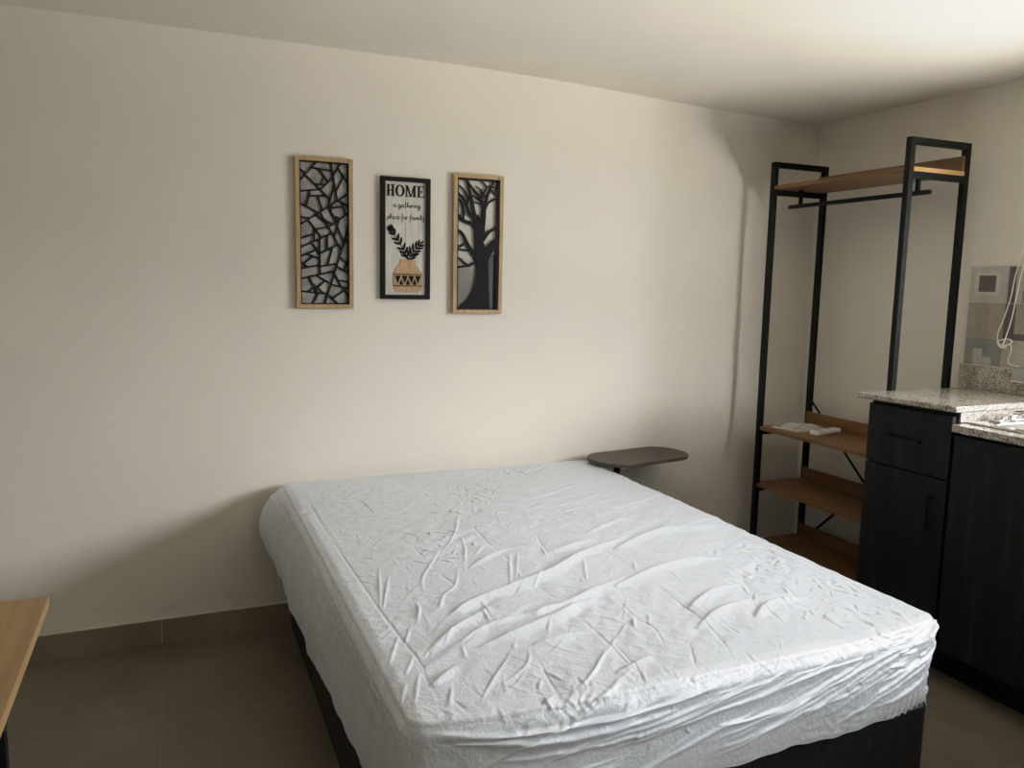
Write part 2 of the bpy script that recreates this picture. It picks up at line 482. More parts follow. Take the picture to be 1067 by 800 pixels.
def height_map():
    """wrinkle heights of the sheet on its unrolled plane (x, y), 2.5 mm raster"""
    res = .0025; mx = .50
    x0, y0 = BX0-mx, BY0-mx
    nx = int((BX1-BX0+2*mx)/res)+2; ny = int((BY1-BY0+2*mx)/res)+2
    H = np.zeros((ny, nx), np.float32)
    gx = x0+np.arange(nx)*res; gy = y0+np.arange(ny)*res
    def stroke(cx, cy, ang, L, w, amp, bend=0., valley=.5):
        R = L/2+4*w+abs(bend)*L*L
        i0, i1 = np.searchsorted(gx, [cx-R, cx+R]); j0, j1 = np.searchsorted(gy, [cy-R, cy+R])
        if i1 <= i0 or j1 <= j0: return
        X, Y = np.meshgrid(gx[i0:i1]-cx, gy[j0:j1]-cy)
        t = X*math.cos(ang)+Y*math.sin(ang); s = -X*math.sin(ang)+Y*math.cos(ang)
        s = s-bend*(t*t-L*L/12)
        tap = np.clip(1-np.abs(2*t/L)**1.4, 0, 1)**1.1
        ww = w*(.55+.45*tap)
        H[j0:j1, i0:i1] += (amp*tap*(np.exp(-np.abs(s/ww)**1.2)-valley*np.exp(-((s-1.9*ww)/(1.5*ww))**2))).astype(np.float32)
    def field(cell, seed, ax=1., ay=1., ang=0.):
        r = np.random.default_rng(seed)
        X, Y = np.meshgrid(gx, gy)
        u = (X*math.cos(ang)+Y*math.sin(ang))/(cell*ax)+50; v = (-X*math.sin(ang)+Y*math.cos(ang))/(cell*ay)+50
        G = r.random((512, 512)).astype(np.float32)
        iu = np.floor(u).astype(int); iv = np.floor(v).astype(int); fu = u-iu; fv = v-iv
        fu = fu*fu*(3-2*fu); fv = fv*fv*(3-2*fv); iu %= 511; iv %= 511
        return (G[iv, iu]*(1-fu)+G[iv, iu+1]*fu)*(1-fv)+(G[iv+1, iu]*(1-fu)+G[iv+1, iu+1]*fu)*fv
    D = math.radians
    r = RNG
    def poly(pts, w, amp, left=.42, taper=True):
        """a fold along a polyline: steep on its left flank, gentle on its right"""
        P = [(p.x, p.y) for p in smooth_pts([(x, y, 0) for x, y in pts], 5)]
        R = 4*w+.01
        xs_ = [p[0] for p in P]; ys_ = [p[1] for p in P]
        i0, i1 = np.searchsorted(gx, [min(xs_)-R, max(xs_)+R]); j0, j1 = np.searchsorted(gy, [min(ys_)-R, max(ys_)+R])
        if i1 <= i0 or j1 <= j0: return
        X, Y = np.meshgrid(gx[i0:i1], gy[j0:j1])
        best = np.full(X.shape, 9.); sg = np.ones(X.shape); tt = np.zeros(X.shape)
        tot = sum(math.dist(P[k], P[k+1]) for k in range(len(P)-1)); acc = 0
        for k in range(len(P)-1):
            ax, ay = P[k]; bx, by = P[k+1]; dx, dy = bx-ax, by-ay; L = math.hypot(dx, dy) or 1e-9
            t = np.clip(((X-ax)*dx+(Y-ay)*dy)/(L*L), 0, 1)
            d = np.hypot(X-ax-t*dx, Y-ay-t*dy); cr = dx*(Y-ay)-dy*(X-ax)
            m = d < best
            best[m] = d[m]; sg[m] = np.sign(cr[m]); tt[m] = (acc+t[m]*L)/tot; acc += L
        tap = np.clip(4*tt*(1-tt), 0, 1)**(.6 if w > .01 else .95) if taper else 1.
        ww = np.where(sg > 0, w*left, w)*(.45+.55*tap)
        H[j0:j1, i0:i1] += (amp*tap*np.exp(-(best/ww)**(1.7 if w > .01 else 1.15))).astype(np.float32)
    # soft padding undulation
    H += (field(.32, 1)-.5)*.008
    H += (field(.09, 2, 3.4, .7, D(28))-.5)*.0030*np.clip(field(.5, 3)*1.8-.3, 0, 1)
    # fine mottle of the thin cloth
    H += (field(.018, 4)-.5)*.0020*np.clip(field(.3, 5)*1.7-.25, 0.1, 1)
    H += (field(.035, 6, 1.8, .8, D(35))-.5)*.0042*np.clip(field(.25, 7)*1.9-.5, 0, 1)
    for w, a, pts in FOLDS:
        if w > .01: poly(pts, w*1.15, a*1.55, .32)
        else: poly(pts, w*(.95 if a > 0 else .8), a*1.45, .5)
    # straight packing creases along and across the bed
    for x in (.455, .885, 1.20, 1.50, 1.69):
        y = BY0
        while y < BY1:
            L = r.uniform(.25, .6)
            if r.random() < .8: stroke(x+r.normal(0, .003), y+L/2, PI/2+r.normal(0, .012), L, .0030, r.choice([-1, 1], p=[.65, .35])*r.uniform(.0005, .0013), r.normal(0, .02), .0)
            y += L*.9
    for y in (1.55, 2.0, 2.45, 2.9):
        x = BX0
        while x < BX1:
            L = r.uniform(.15, .40)
            if r.random() < .5: stroke(x+L/2, y+r.normal(0, .006), r.normal(0, .04), L, .0028, r.choice([-1, 1])*r.uniform(.0004, .0010), r.normal(0, .05), .0)
            x += L
    # thin crisp crinkles scattered over the top
    for k in range(330):
        stroke(r.uniform(BX0, BX1), r.uniform(BY0, BY1), r.choice([r.normal(D(62), .3), r.normal(D(28), .25), r.normal(D(118), .35)]), r.uniform(.03, .16), r.uniform(.0022, .0034), r.uniform(.0006, .0017), r.normal(0, .8), .5)
    for k in range(22):     # parallel pulls across the head half
        a_ = r.normal(D(20), .07); L = r.uniform(.25, .65); cx, cy = r.uniform(1.05, 1.7), r.uniform(2.1, 3.18); c_, s_ = math.cos(a_)*L/2, math.sin(a_)*L/2
        poly([(cx-c_, cy-s_), (cx, cy+r.normal(0, .008)), (cx+c_, cy+s_)], r.uniform(.006, .014), r.uniform(.0012, .0034), .45)
    # bunched cloth
    for line, n, sp, a in zip(BUNCH, (150, 16, 18, 18, 60, 26), (.045, .03, .03, .03, .07, .04), (.0022, .0018, .0018, .0018, .0020, .0022)):
        for k in range(n):
            t = r.random()*(len(line)-1); i = min(int(t), len(line)-2); f_ = t-i
            cx = line[i][0]*(1-f_)+line[i+1][0]*f_; cy = line[i][1]*(1-f_)+line[i+1][1]*f_
            q = sp*(.5+.7*min(1, cy/3.0 if len(line) > 3 else 1))
            stroke(cx+r.normal(0, q), cy+r.normal(0, q), r.choice([r.normal(D(65), .35), r.normal(D(25), .4), r.normal(D(120), .5)]), r.uniform(.02, .08), r.uniform(.0028, .0050), a*r.uniform(.6, 1.6), r.normal(0, 2.0), .55)
    for k in range(120):    # crumple toward the right-hand foot corner
        stroke(r.normal(1.62, .10), r.uniform(1.30, 2.0), r.normal(D(115), .6), r.uniform(.02, .09), r.uniform(.004, .008), r.uniform(.001, .0030), r.normal(0, 2), .5)
    for k in range(70):     # short pulls across the foot edge
        stroke(r.uniform(.42, 1.75), BY0+r.normal(.012, .022), r.choice([r.normal(D(100), .35), r.normal(D(40), .3)]), r.uniform(.03, .09), r.uniform(.0026, .0045), r.uniform(.0006, .0019), r.normal(0, 1.5), .4)
    # foot drop: pulls slanting up to the right hand corner
    for k in range(38):
        d = r.uniform(.05, .30); cx = r.uniform(.6, 1.74)
        a_ = r.normal(D(24), .14); L = r.uniform(.2, .55); c_, s_ = math.cos(a_)*L/2, math.sin(a_)*L/2
        poly([(cx-c_, BY0-d-s_), (cx, BY0-d+r.normal(0, .012)), (cx+c_, BY0-d+s_)], r.uniform(.006, .018), r.uniform(.002, .0062), .5)
    for k in range(60):
        stroke(r.uniform(.6, 1.78), BY0-r.uniform(.0, .24), r.choice([r.normal(D(28), .25), r.normal(D(95), .4)]), r.uniform(.03, .14), r.uniform(.0025, .0045), r.uniform(.0005, .0016), r.normal(0, 1.0), .4)
    for k in range(60):
        stroke(r.uniform(1.58, 1.79), BY0-r.uniform(.0, .24), r.normal(D(15), .35), r.uniform(.04, .12), r.uniform(.0035, .006), r.uniform(.0010, .0032), r.normal(0, 1.5), .45)
    # big sagging folds on the foot drop near the left corner
    for pts, w, a in (([(.42, BY0-.02), (.60, BY0-.055), (.85, BY0-.06), (1.05, BY0-.03)], .020, .010), ([(.46, BY0-.06), (.70, BY0-.12), (.95, BY0-.11)], .022, .010),
                      ([(.55, BY0-.15), (.85, BY0-.17), (1.2, BY0-.09)], .016, .006), ([(.8, BY0-.2), (1.15, BY0-.14), (1.5, BY0-.05)], .014, .005)):
        poly(pts, w, a, .5)
    # left drop: calm cloth with a few hanging waves
    for k in range(22):
        y = r.uniform(BY0, BY1); stroke(BX0-r.uniform(.12, .4), y, r.normal(0, .2), r.uniform(.15, .3), r.uniform(.015, .03), r.uniform(.001, .003), 0, 0)
    for k in range(24):
        stroke(BX0-r.uniform(.02, .35), r.uniform(BY0, BY1), r.uniform(0, PI), r.uniform(.03, .12), r.uniform(.003, .005), r.uniform(.0003, .0007), r.normal(0, 1), .3)
    return H, x0, y0, res

def make_sheet():
    st = .0028; r = .042
    nx = int(round((BX1-BX0)/st)); ny = int(round((BY1-BY0)/st)); drop = .44; nz = int(round(drop/st))
    X = np.linspace(BX0, BX1, nx+1); Y = np.linspace(BY0, BY1, ny+1)
    per = [(i, 0) for i in range(nx)]+[(nx, j) for j in range(ny)]+[(i, ny) for i in range(nx, 0, -1)]+[(0, j) for j in range(ny, 0, -1)]
    gid = lambda i, j: i*(ny+1)+j
    XX, YY = np.meshgrid(X, Y, indexing='ij')
    top = np.stack([XX.ravel(), YY.ravel(), np.full(XX.size, BZ)], 1)
    uv_top = top[:, :2].copy()
    P = len(per)
    pi = np.array([p[0] for p in per]); pj = np.array([p[1] for p in per])
    px, py = X[pi], Y[pj]
    # outward direction of every perimeter point, for the unrolled plane
    ox = np.where(pi == 0, -1., np.where(pi == nx, 1., 0.)); oy = np.where(pj == 0, -1., np.where(pj == ny, 1., 0.))
    both = (ox != 0) & (oy != 0); oy = np.where(both, 0, oy)
    dd = (np.arange(1, nz+1)/nz)*drop
    S = np.zeros((nz, P, 3)); U = np.zeros((nz, P, 2))
    for k, d in enumerate(dd):
        S[k, :, 0] = px; S[k, :, 1] = py; S[k, :, 2] = BZ-d
        U[k, :, 0] = px+ox*d; U[k, :, 1] = py+oy*d
    V = np.concatenate([top, S.reshape(-1, 3)]); UV = np.concatenate([uv_top, U.reshape(-1, 2)])
    lo = np.array([BX0+r, BY0+r, -9]); hi = np.array([BX1-r, BY1-r, BZ-r])
    Q = np.clip(V, lo, hi); dv = V-Q; ln = np.linalg.norm(dv, axis=1, keepdims=True); Nn = dv/np.maximum(ln, 1e-9)
    Pp = Q+Nn*r
    H, hx, hy, res = height_map()
    fx = (UV[:, 0]-hx)/res; fy = (UV[:, 1]-hy)/res
    ix = np.clip(fx.astype(int), 0, H.shape[1]-2); iy = np.clip(fy.astype(int), 0, H.shape[0]-2); tx = fx-ix; ty = fy-iy
    h = (H[iy, ix]*(1-tx)+H[iy, ix+1]*tx)*(1-ty)+(H[iy+1, ix]*(1-tx)+H[iy+1, ix+1]*tx)*ty
    nt = top.shape[0]
    # a slightly domed pad, lower toward its edges
    cx, cy = (BX0+BX1)/2, (BY0+BY1)/2
    dome = .010*(1-((Pp[:, 0]-cx)/.71)**4)*(1-((Pp[:, 1]-cy)/.98)**4)
    Pp = Pp+Nn*h[:, None]; Pp[:, 2] += np.maximum(dome, 0)*(Nn[:, 2] > .3)
    # crisp raised seam just at the shoulder of the pad
    dl = np.abs(Nn[:, 2]-.80); Pp += Nn*(.0028*np.exp(-(dl/.10)**2))[:, None]*(ln > 0)
    # sides: stretch every column to its own hem, with waves and flare
    d0 = np.repeat(dd[:, None], P, 1)
    s = np.arange(P)
    wob = .005*np.sin(py*17+px*23)+.003*np.sin(py*41+1.3+2*np.sin(py*6))+.003*np.sin(px*61+2*np.sin(px*9))
    wob = wob*np.where(ox == -1, .45, 1.)
    hem = np.where(oy == -1, .392+.0*px, .36)
    left = (ox == -1); right = (ox == 1)
    hl = np.interp(py, [1.30, 1.42, 1.66, 2.0, 2.35, 2.8, 3.05, 3.16, 3.245], [.375, .368, .360, .345, .322, .305, .318, .345, .39])
    hem = np.where(left, hl, np.where(right, np.interp(py, [1.3, 1.5, 2.2, 3.2], [.385, .37, .36, .36]), hem))
    foot = (oy == -1)
    hem = np.where(foot, np.interp(px, [.37, .5, .75, 1.1, 1.5, 1.72, 1.788], [.34, .355, .375, .393, .397, .390, .383]), hem)+wob*np.where(foot, .7, 1)
    Sd = Pp[nt:].reshape(nz, P, 3); 
    frac = d0/drop
    base_z = BZ-d0
    target = BZ-(BZ-hem)[None, :]*frac
    blend = np.clip((d0-.02)/.06, 0, 1)
    Sd[:, :, 2] += (target-base_z)*blend
    flare_l = np.interp(py, [1.3, 1.9, 2.6, 2.95, 3.10, 3.2, 3.245], [.0, .018, .028, .030, .050, .078, .07])
    prof = np.sin(np.clip(frac, 0, 1)*PI*np.interp(py, [2.7, 3.1], [.60, .82])[None, :])
    Sd[:, :, 0] += np.where(left, -1., 0.)[None, :]*flare_l[None, :]*prof
    hang = (.003*np.sin(py*13+.7+np.sin(py*5))+.0015*np.sin(py*37+2*np.sin(py*4)))*left
    Sd[:, :, 0] += hang[None, :]*frac
    # elastic hem pulls in a little at the foot and right side, gathers at the corner
    pull = np.clip((frac-.55)/.45, 0, 1)**2
    gat = .004*np.sin(px*260)*np.clip((px-1.55)/.2, 0, 1)*foot
    Sd[:, :, 1] += np.where(foot, 1., 0.)[None, :]*(.012*pull+gat[None, :]*pull)
    rag = np.exp(-(((BX1-px)**2+(py-BY0)**2)/.004))*1.0
    zc = Sd[:, :, 2]
    Sd[:, :, 0] += rag[None, :]*(.007*np.sin(zc*150)+.005*np.sin(zc*263+1)-.020*np.exp(-((zc-.47)/.05)**2)-.004)*np.clip((BZ-.03-zc)/.04, 0, 1)
    Sd[:, :, 0] += np.where(right, -1., 0.)[None, :]*.010*pull
    Pp[nt:] = Sd.reshape(-1, 3)
    Pp[:, 1] += .045*np.clip(np.abs(Pp[:, 0]-cx)/.70, 0, 1.05)**5*np.clip((1.75-Pp[:, 1])/.45, 0, 1)
    Pp[:, 1] = np.minimum(Pp[:, 1], YB-.012)
    F = []
    I, J = np.meshgrid(np.arange(nx), np.arange(ny), indexing='ij')
    a = (I*(ny+1)+J).ravel(); b_ = ((I+1)*(ny+1)+J).ravel()
    F.append(np.stack([a, b_, b_+1, a+1], 1))
    loop0 = np.array([gid(i, j) for i, j in per])
    rows = [loop0]+[nt+k*P+np.arange(P) for k in range(nz)]
    for k in range(nz):
        u, d = rows[k], rows[k+1]
        F.append(np.stack([u, d, np.roll(d, -1), np.roll(u, -1)], 1))
    F = np.concatenate(F)
    me = bpy.data.meshes.new('fitted_sheet')
    me.vertices.add(len(Pp)); me.vertices.foreach_set('co', Pp.astype(np.float32).ravel())
    me.loops.add(F.size); me.loops.foreach_set('vertex_index', F.astype(np.int32).ravel())
    me.polygons.add(len(F)); me.polygons.foreach_set('loop_start', np.arange(0, F.size, 4, dtype=np.int32))
    me.polygons.foreach_set('use_smooth', np.ones(len(F), bool))
    me.update(calc_edges=True); me.validate()
    me.materials.append(M['sheet'])
    o = bpy.data.objects.new('fitted_sheet', me); COL.objects.link(o)
    return tag(o, 'wrinkled shiny white fitted sheet stretched over the double mattress', 'bed sheet')
make_sheet()

bedt = thing('bed_base', 'black upholstered bed base under the white sheeted mattress', 'bed base', (1.08, 2.27, 0))
def rounded_slab(x0, y0, x1, y1, z0, z1, r, seg=6):
    pts = []
    for cx, cy, a0 in ((x1-r, y0+r, -90), (x1-r, y1-r, 0), (x0+r, y1-r, 90), (x0+r, y0+r, 180)):
        for k in range(seg+1):
            a = math.radians(a0+90*k/seg); pts.append((cx+r*math.cos(a), cy+r*math.sin(a), z0))
    return MB().prism(pts, (0, 0, z1-z0))
bb_ = rounded_slab(.408, 1.325, 1.765, 3.225, .032, .405, .05)
bb_.v = [(x-(.034 if x < .9 else 0)*min(1, max(0, (z-.03)/.3)), y, z) for x, y, z in bb_.v]
bb_.build('base_box', M['base_fabric'], bedt, .012, 3)
pp = MB()
for z in (.044,):
    ring = []
    for cx, cy, a0 in ((1.715, 1.375, -90), (1.715, 3.175, 0), (.462, 3.175, 90), (.462, 1.375, 180)):
        for k in range(7):
            a = math.radians(a0+90*k/6); ring.append((cx+.052*math.cos(a), cy+.052*math.sin(a), z))
    ring.append(ring[0]); pp.tube(ring, .005, 6)
pp.build('piping', M['black_plain'], bedt)
for x in (.47, 1.69):
    for y in (1.42, 2.27, 3.10):
        l = MB(); l.tube([(x, y, .0), (x, y, .008), (x, y, .036)], [.022, .026, .030], 14); l.build('leg', M['black_plain'], bedt)

# ------------------------------------------------------------------ side table behind the bed
st = thing('side_table', 'small dark brown side table with rounded top by the bed head', 'side table', (1.99, 3.10, 0))
def oval_top(cx, cy, L, W, r, z0, z1, ang):
    pts = []
    ca, sa = math.cos(ang), math.sin(ang)
    for sx, sy, a0 in ((1, -1, -90), (1, 1, 0), (-1, 1, 90), (-1, -1, 180)):
        for k in range(9):
            a = math.radians(a0+90*k/8); x = sx*(L/2-r)+r*math.cos(a); y = sy*(W/2-r)+r*math.sin(a)
            pts.append((cx+x*ca-y*sa, cy+x*sa+y*ca, z0))
    return MB().prism(pts, (0, 0, z1-z0))
TA = math.radians(8.5)
oval_top(1.985, 3.112, .515, .265, .115, .642, .658, TA).build('table_top', M['table_wood'], st, .003)
tl = MB(); tl.tube([(1.872, 3.112, .625), (1.868, 3.112, .02)], .016, 14); tl.build('pole', M['black_metal'], st)
MB().box((1.835, 3.05, .624), (1.96, 3.17, .642)).build('mount_plate', M['black_metal'], st, .004)
oval_top(2.02, 3.10, .40, .24, .04, .0, .018, TA).build('foot_plate', M['black_metal'], st, .003)

# ------------------------------------------------------------------ clothes rack
rk = thing('clothes_rack', 'tall black metal clothes rack with brown wooden shelves in the corner', 'clothes rack', (2.85, 2.73, 0))
RX0, RX1, RY0, RY1, RT, tb_ = 2.682, 3.022, 2.335, 3.132, 2.047, .026
for y0 in (RY1-tb_, RY0):
    for x0 in (RX0, RX1-tb_):
        p = MB().box((x0, y0, .006), (x0+tb_, y0+tb_, RT)).build('post', M['black_metal'], rk, .0018)
        MB().box((x0+.003, y0+.003, 0), (x0+tb_-.003, y0+tb_-.003, .006)).build('foot_cap', M['rubber'], p)
    MB().box((RX0+tb_, y0, RT-tb_), (RX1-tb_, y0+tb_, RT)).build('top_bar', M['black_metal'], rk, .0018)
SH = [.740, .450, .148]
for z in SH+[1.916]:
    for y0 in (RY1-tb_, RY0):
        MB().box((RX0+tb_, y0+.003, z-.026), (RX1-tb_, y0+tb_-.003, z)).build('cross_bar', M['black_metal'], rk, .0015)
for z in SH:
    ya, yb = RY0+.004, RY1-.004
    b1 = MB(); b1.box((RX0+tb_+.001, ya, z), (RX1-tb_-.001, yb, z+.018)); b1.box((RX0+.004, RY0+tb_+.001, z), (RX0+tb_+.001, RY1-tb_-.001, z+.018))
    s = b1.build('shelf', M['rack_wood'], rk, .001)
    MB().box((RX1-tb_-.017, RY0+tb_, z+.018), (RX1-tb_-.001, RY1-tb_, z+.080)).build('back_board', M['rack_wood'], s, .001)
z = 1.916
b1 = MB(); b1.box((RX0+tb_+.001, RY0+.004, z), (RX1-tb_-.001, RY1-.004, z+.018)); b1.box((RX0+.004, RY0+tb_+.001, z), (RX0+tb_+.001, RY1-tb_-.001, z+.018))
b1.box((RX0+tb_+.002, RY0+.002, z+.0005), (RX1-tb_-.002, RY0+.004, z+.0175), 1)
s = b1.build('shelf', [M['rack_wood'], M['rack_edge']], rk)
MB().box((RX1-tb_-.017, RY0+.004, z+.018), (RX1-tb_-.001, RY1-.004, z+.078)).build('back_board', M['rack_wood'], s, .001)
rod = MB().tube([(2.80, RY0-.005, 1.840), (2.80, RY1-.012, 1.840)], .0100, 12).build('hanging_rod', M['black_metal'], rk)
for y in (RY0+.055, RY1-.085):
    bq = MB(); bq.box((2.793, y-.008, 1.838), (2.807, y+.008, 1.916)); bq.build('rod_bracket', M['black_metal'], rod, .001)
for (ya, za), (yb, zb) in (((3.10, .872), (2.352, .185)), ((3.10, .135), (2.352, .880))):
    d = Vector((0, yb-ya, zb-za)).normalized(); n = Vector((0, -d.z, d.y))*.006
    xo = 3.006 if za > .5 else 3.011
    a, b_ = Vector((xo, ya, za)), Vector((xo, yb, zb))
    MB().prism([a-n, a+n, b_+n, b_-n], (.003, 0, 0)).build('brace', M['black_metal'], rk)

# things lying on the upper of the low shelves
def packet():
    nx, ny = 26, 22; vs = []; rr = random.Random(3)
    for side in (0, 1):
        for i in range(nx+1):
            for j in range(ny+1):
                u, v = i/nx, j/ny
                w = (math.sin(PI*u)*math.sin(PI*v))**.5
                h = (.003+.024*w*(.45+.55*abs(math.sin(u*9+v*5)*math.cos(v*7-u*4)))+rr.uniform(0, .004)*w) if side else .0005
                vs.append((2.735+.215*u+.012*math.sin(v*6), 2.900+.180*v+.010*math.sin(u*5), .758+h))
    fs = []; n = (nx+1)*(ny+1)
    for side in (0, 1):
        for i in range(nx):
            for j in range(ny):
                a = side*n+i*(ny+1)+j; f = (a, a+ny+1, a+ny+2, a+1); fs.append(f if side else f[::-1])
    o = MB().add(vs, fs).build('plastic_bag', M['film'])
    return tag(o, 'crumpled clear plastic bag lying on the rack shelf', 'plastic bag')
packet()
rm_ = thing('remote_control', 'slim white handset lying at an angle beside the clear bag', 'remote control', (2.86, 2.865, .758))
mt = Matrix.Translation((2.862, 2.848, .7585)) @ Matrix.Rotation(math.radians(13), 4, 'Z')
MB().box((-.095, -.025, .0), (.095, .025, .020), 0, mt).build('body', M['white_plastic'], rm_, .006, 3)
MB().box((-.082, -.018, .0195), (-.030, .018, .0208), 0, mt).build('screen', M['grey_plastic'], rm_)
for k in range(3):
    MB().box((.0+.025*k, -.012, .0195), (.014+.025*k, .012, .0215), 0, mt).build('button', M['grey_plastic'], rm_, .001)

# ------------------------------------------------------------------ kitchen
def handle(name, a, b_, out, parent):
    """square bar pull between two points standing off toward -x"""
    h = MB(); a, b_ = Vector(a), Vector(b_); w = .006
    d = (b_-a).normalized()
    lo = Vector((min(a.x, b_.x)-out, min(a.y, b_.y)-w, min(a.z, b_.z)-w)); hi = Vector((max(a.x, b_.x)-out+.010, max(a.y, b_.y)+w, max(a.z, b_.z)+w))
    h.box(lo, hi)
    for p in (a+d*.006, b_-d*.006):
        h.box((p.x-out+.010, p.y-w, p.z-w), (p.x, p.y+w, p.z+w))
    return h.build(name, M['black_plain'], parent, .0015)

FX = 2.548          # plane of the cabinet fronts
tc = thing('kitchen_cabinet', 'tall charcoal cabinet with one drawer above a door, beside the rack', 'cabinet', (2.83, 2.13, 0))
MB().box((FX+.019, 1.947, .135), (XR-.012, 2.318, 1.020)).build('carcass', M['cabinet'], tc, .001)
MB().box((2.665, 1.945, 0), (XR-.012, 2.318, .135)).build('kick_plate', M['black_plain'], tc)
dr = MB().box((FX, 1.947, .772), (FX+.018, 2.316, 1.003)).build('drawer', M['cabinet'], tc, .0015)
handle('handle', (FX, 2.065, .889), (FX, 2.215, .889), .030, dr)
do = MB().box((FX, 1.947, .140), (FX+.018, 2.316, .766)).build('door', M['cabinet'], tc, .0015)
handle('handle', (FX, 2.003, .575), (FX, 2.003, .702), .030, do)

wt = thing('granite_worktop', 'raised speckled granite worktop on the tall drawer cabinet', 'worktop', (2.83, 2.13, 1.02))
MB().prism([(2.490, 2.328, 1.022), (2.532, 1.925, 1.022), (XR-.012, 1.925, 1.022), (XR-.012, 2.328, 1.022)], (0, 0, .022)).build('slab', M['granite'], wt, .006, 4)
MB().box((XR-.028, 1.945, 1.0445), (XR-.010, 2.352, 1.142)).build('backsplash', M['granite'], wt, .0015)
MB().box((2.575, 1.9365, .982), (XR-.012, 1.9440, 1.021)).build('side_splash', M['granite'], wt, .001)
MB().box((XR-.028, 1.945, 1.1425), (XR-.010, 2.352, 1.1455)).build('caulk_line', M['white_trim'], wt)

sc = thing('sink_cabinet', 'lower charcoal cabinet with plain doors under the sink', 'cabinet', (2.83, 1.3, 0))
LY0 = .30
cs = MB(); q0, q1 = FX+.019, XR-.012
cs.box((q0, LY0, .135), (q1, 1.936, .153)); cs.box((q1-.006, LY0, .153), (q1, 1.936, .950))
for y in (LY0, .845, 1.918-.02, ): cs.box((q0, y, .153), (q1-.006, y+.018, .950))
cs.box((q0, LY0+.018, .90), (q0+.018, 1.918-.02, .950))
cs.build('carcass', M['cabinet'], sc)
MB().box((2.665, LY0, 0), (XR-.012, 1.936, .135)).build('kick_plate', M['black_plain'], sc)
for k in range(3):
    y1 = 1.934-k*.545; y0 = y1-.540
    dd_ = MB().box((FX, y0, .140), (FX+.018, y1, .940)).build('door', M['cabinet'], sc, .0015)
    handle('handle', (FX, y0+.05, .66), (FX, y0+.05, .79), .030, dd_)
lw = thing('granite_counter', 'lower speckled granite counter around the steel sink', 'worktop', (2.83, 1.3, .95))
SX0, SX1, SY0, SY1 = 2.600, 2.985, 1.14, 1.926
g = MB()
cx0, cx1 = 2.530, XR-.012
g.box((cx0, LY0, .952), (cx1, SY0+.02, .980)); g.box((cx0, SY1-.02, .952), (cx1, 1.9355, .980))
g.box((cx0, SY0+.02, .952), (SX0+.02, SY1-.02, .980)); g.box((SX1-.02, SY0+.02, .952), (cx1, SY1-.02, .980))
g.build('slab', M['granite'], lw, .004)
MB().box((XR-.028, LY0, .9805), (XR-.010, 1.922, 1.015)).build('backsplash', M['granite'], lw, .0015)

sk = thing('sink', 'stainless steel sink set into the lower granite counter', 'sink', (2.81, 1.5, .98))
r_ = MB(); zt0, zt1 = .9805, .987
ix0, ix1, iy0, iy1 = SX0+.045, SX1-.075, SY0+.045, SY1-.075
for a, b_ in (((SX0, SY0), (SX1, iy0)), ((SX0, iy1), (SX1, SY1)), ((SX0, iy0), (ix0, iy1)), ((ix1, iy0), (SX1, iy1))):
    r_.box((*a, zt0), (*b_, zt1))
r_.build('rim', M['steel'], sk, .002)
bs = MB(); zb = .80
bs.box((ix0-.002, iy0-.002, zb), (ix0, iy1+.002, zt0)); bs.box((ix1, iy0-.002, zb), (ix1+.002, iy1+.002, zt0))
bs.box((ix0, iy0-.002, zb), (ix1, iy0, zt0)); bs.box((ix0, iy1, zb), (ix1, iy1+.002, zt0)); bs.box((ix0-.002, iy0-.002, zb-.002), (ix1+.002, iy1+.002, zb))
bs.build('basin', M['steel'], sk)
dn = MB().tube([(2.80, 1.48, zb), (2.80, 1.48, zb+.004)], .04, 20).build('drain', M['chrome'], sk)

fc = thing('faucet', 'chrome faucet with two square levers on the sink rim', 'faucet', (2.79, 1.89, .987))
MB().box((2.685, 1.868, .9872), (2.895, 1.912, .998)).build('deck_plate', M['chrome'], fc, .004)
MB().tube(smooth_pts([(2.79, 1.89, .998), (2.79, 1.89, 1.010), (2.79, 1.875, 1.018), (2.79, 1.80, 1.022), (2.79, 1.73, 1.018), (2.79, 1.71, 1.006)], 6), .009, 12).build('spout', M['chrome'], fc)
for x in (2.715, 2.865):
    hb = MB().tube([(x, 1.89, .998), (x, 1.89, 1.008)], [.019, .016], 16).build('valve', M['chrome'], fc)
    hv = MB(); hv.box((x-.012, 1.838, 1.008), (x+.012, 1.904, 1.017)); hv.box((x-.012, 1.838, .992), (x+.012, 1.846, 1.008)); hv.build('lever', M['chrome'], hb, .002)

so = thing('socket_box', 'small grey wall box on the granite backsplash, beside the cord', 'socket', (XR-.03, 2.10, 1.10))
MB().box((XR-.040, 2.02, 1.100), (XR-.0285, 2.110, 1.150)).build('box', M['grey_plastic'], so, .002)
MB().box((XR-.043, 2.02, 1.094), (XR-.0285, 2.112, 1.0995)).build('lip', M['white_plastic'], so, .001)
cd = MB(); cxx = XR-.020
pts1 = [(cxx, 2.105, 1.72), (cxx, 2.130, 1.60), (cxx, 2.148, 1.52), (cxx-.004, 2.158, 1.42), (cxx-.004, 2.178, 1.34), (cxx-.004, 2.196, 1.28), (cxx-.006, 2.188, 1.243), (cxx-.014, 2.150, 1.236), (cxx-.012, 2.128, 1.252), (cxx-.008, 2.150, 1.262), (cxx-.014, 2.186, 1.250),
        (cxx-.016, 2.168, 1.226), (cxx-.008, 2.138, 1.240), (cxx-.012, 2.128, 1.215), (cxx-.006, 2.140, 1.175), (cxx-.006, 2.128, 1.160), (cxx-.012, 2.09, 1.158)]
pts2 = [(cxx-.002, 2.098, 1.72), (cxx-.003, 2.112, 1.60), (cxx-.006, 2.124, 1.50), (cxx-.008, 2.132, 1.42), (cxx-.008, 2.142, 1.34), (cxx-.012, 2.155, 1.27), (cxx-.018, 2.160, 1.240), (cxx-.012, 2.178, 1.232), (cxx-.010, 2.150, 1.225)]
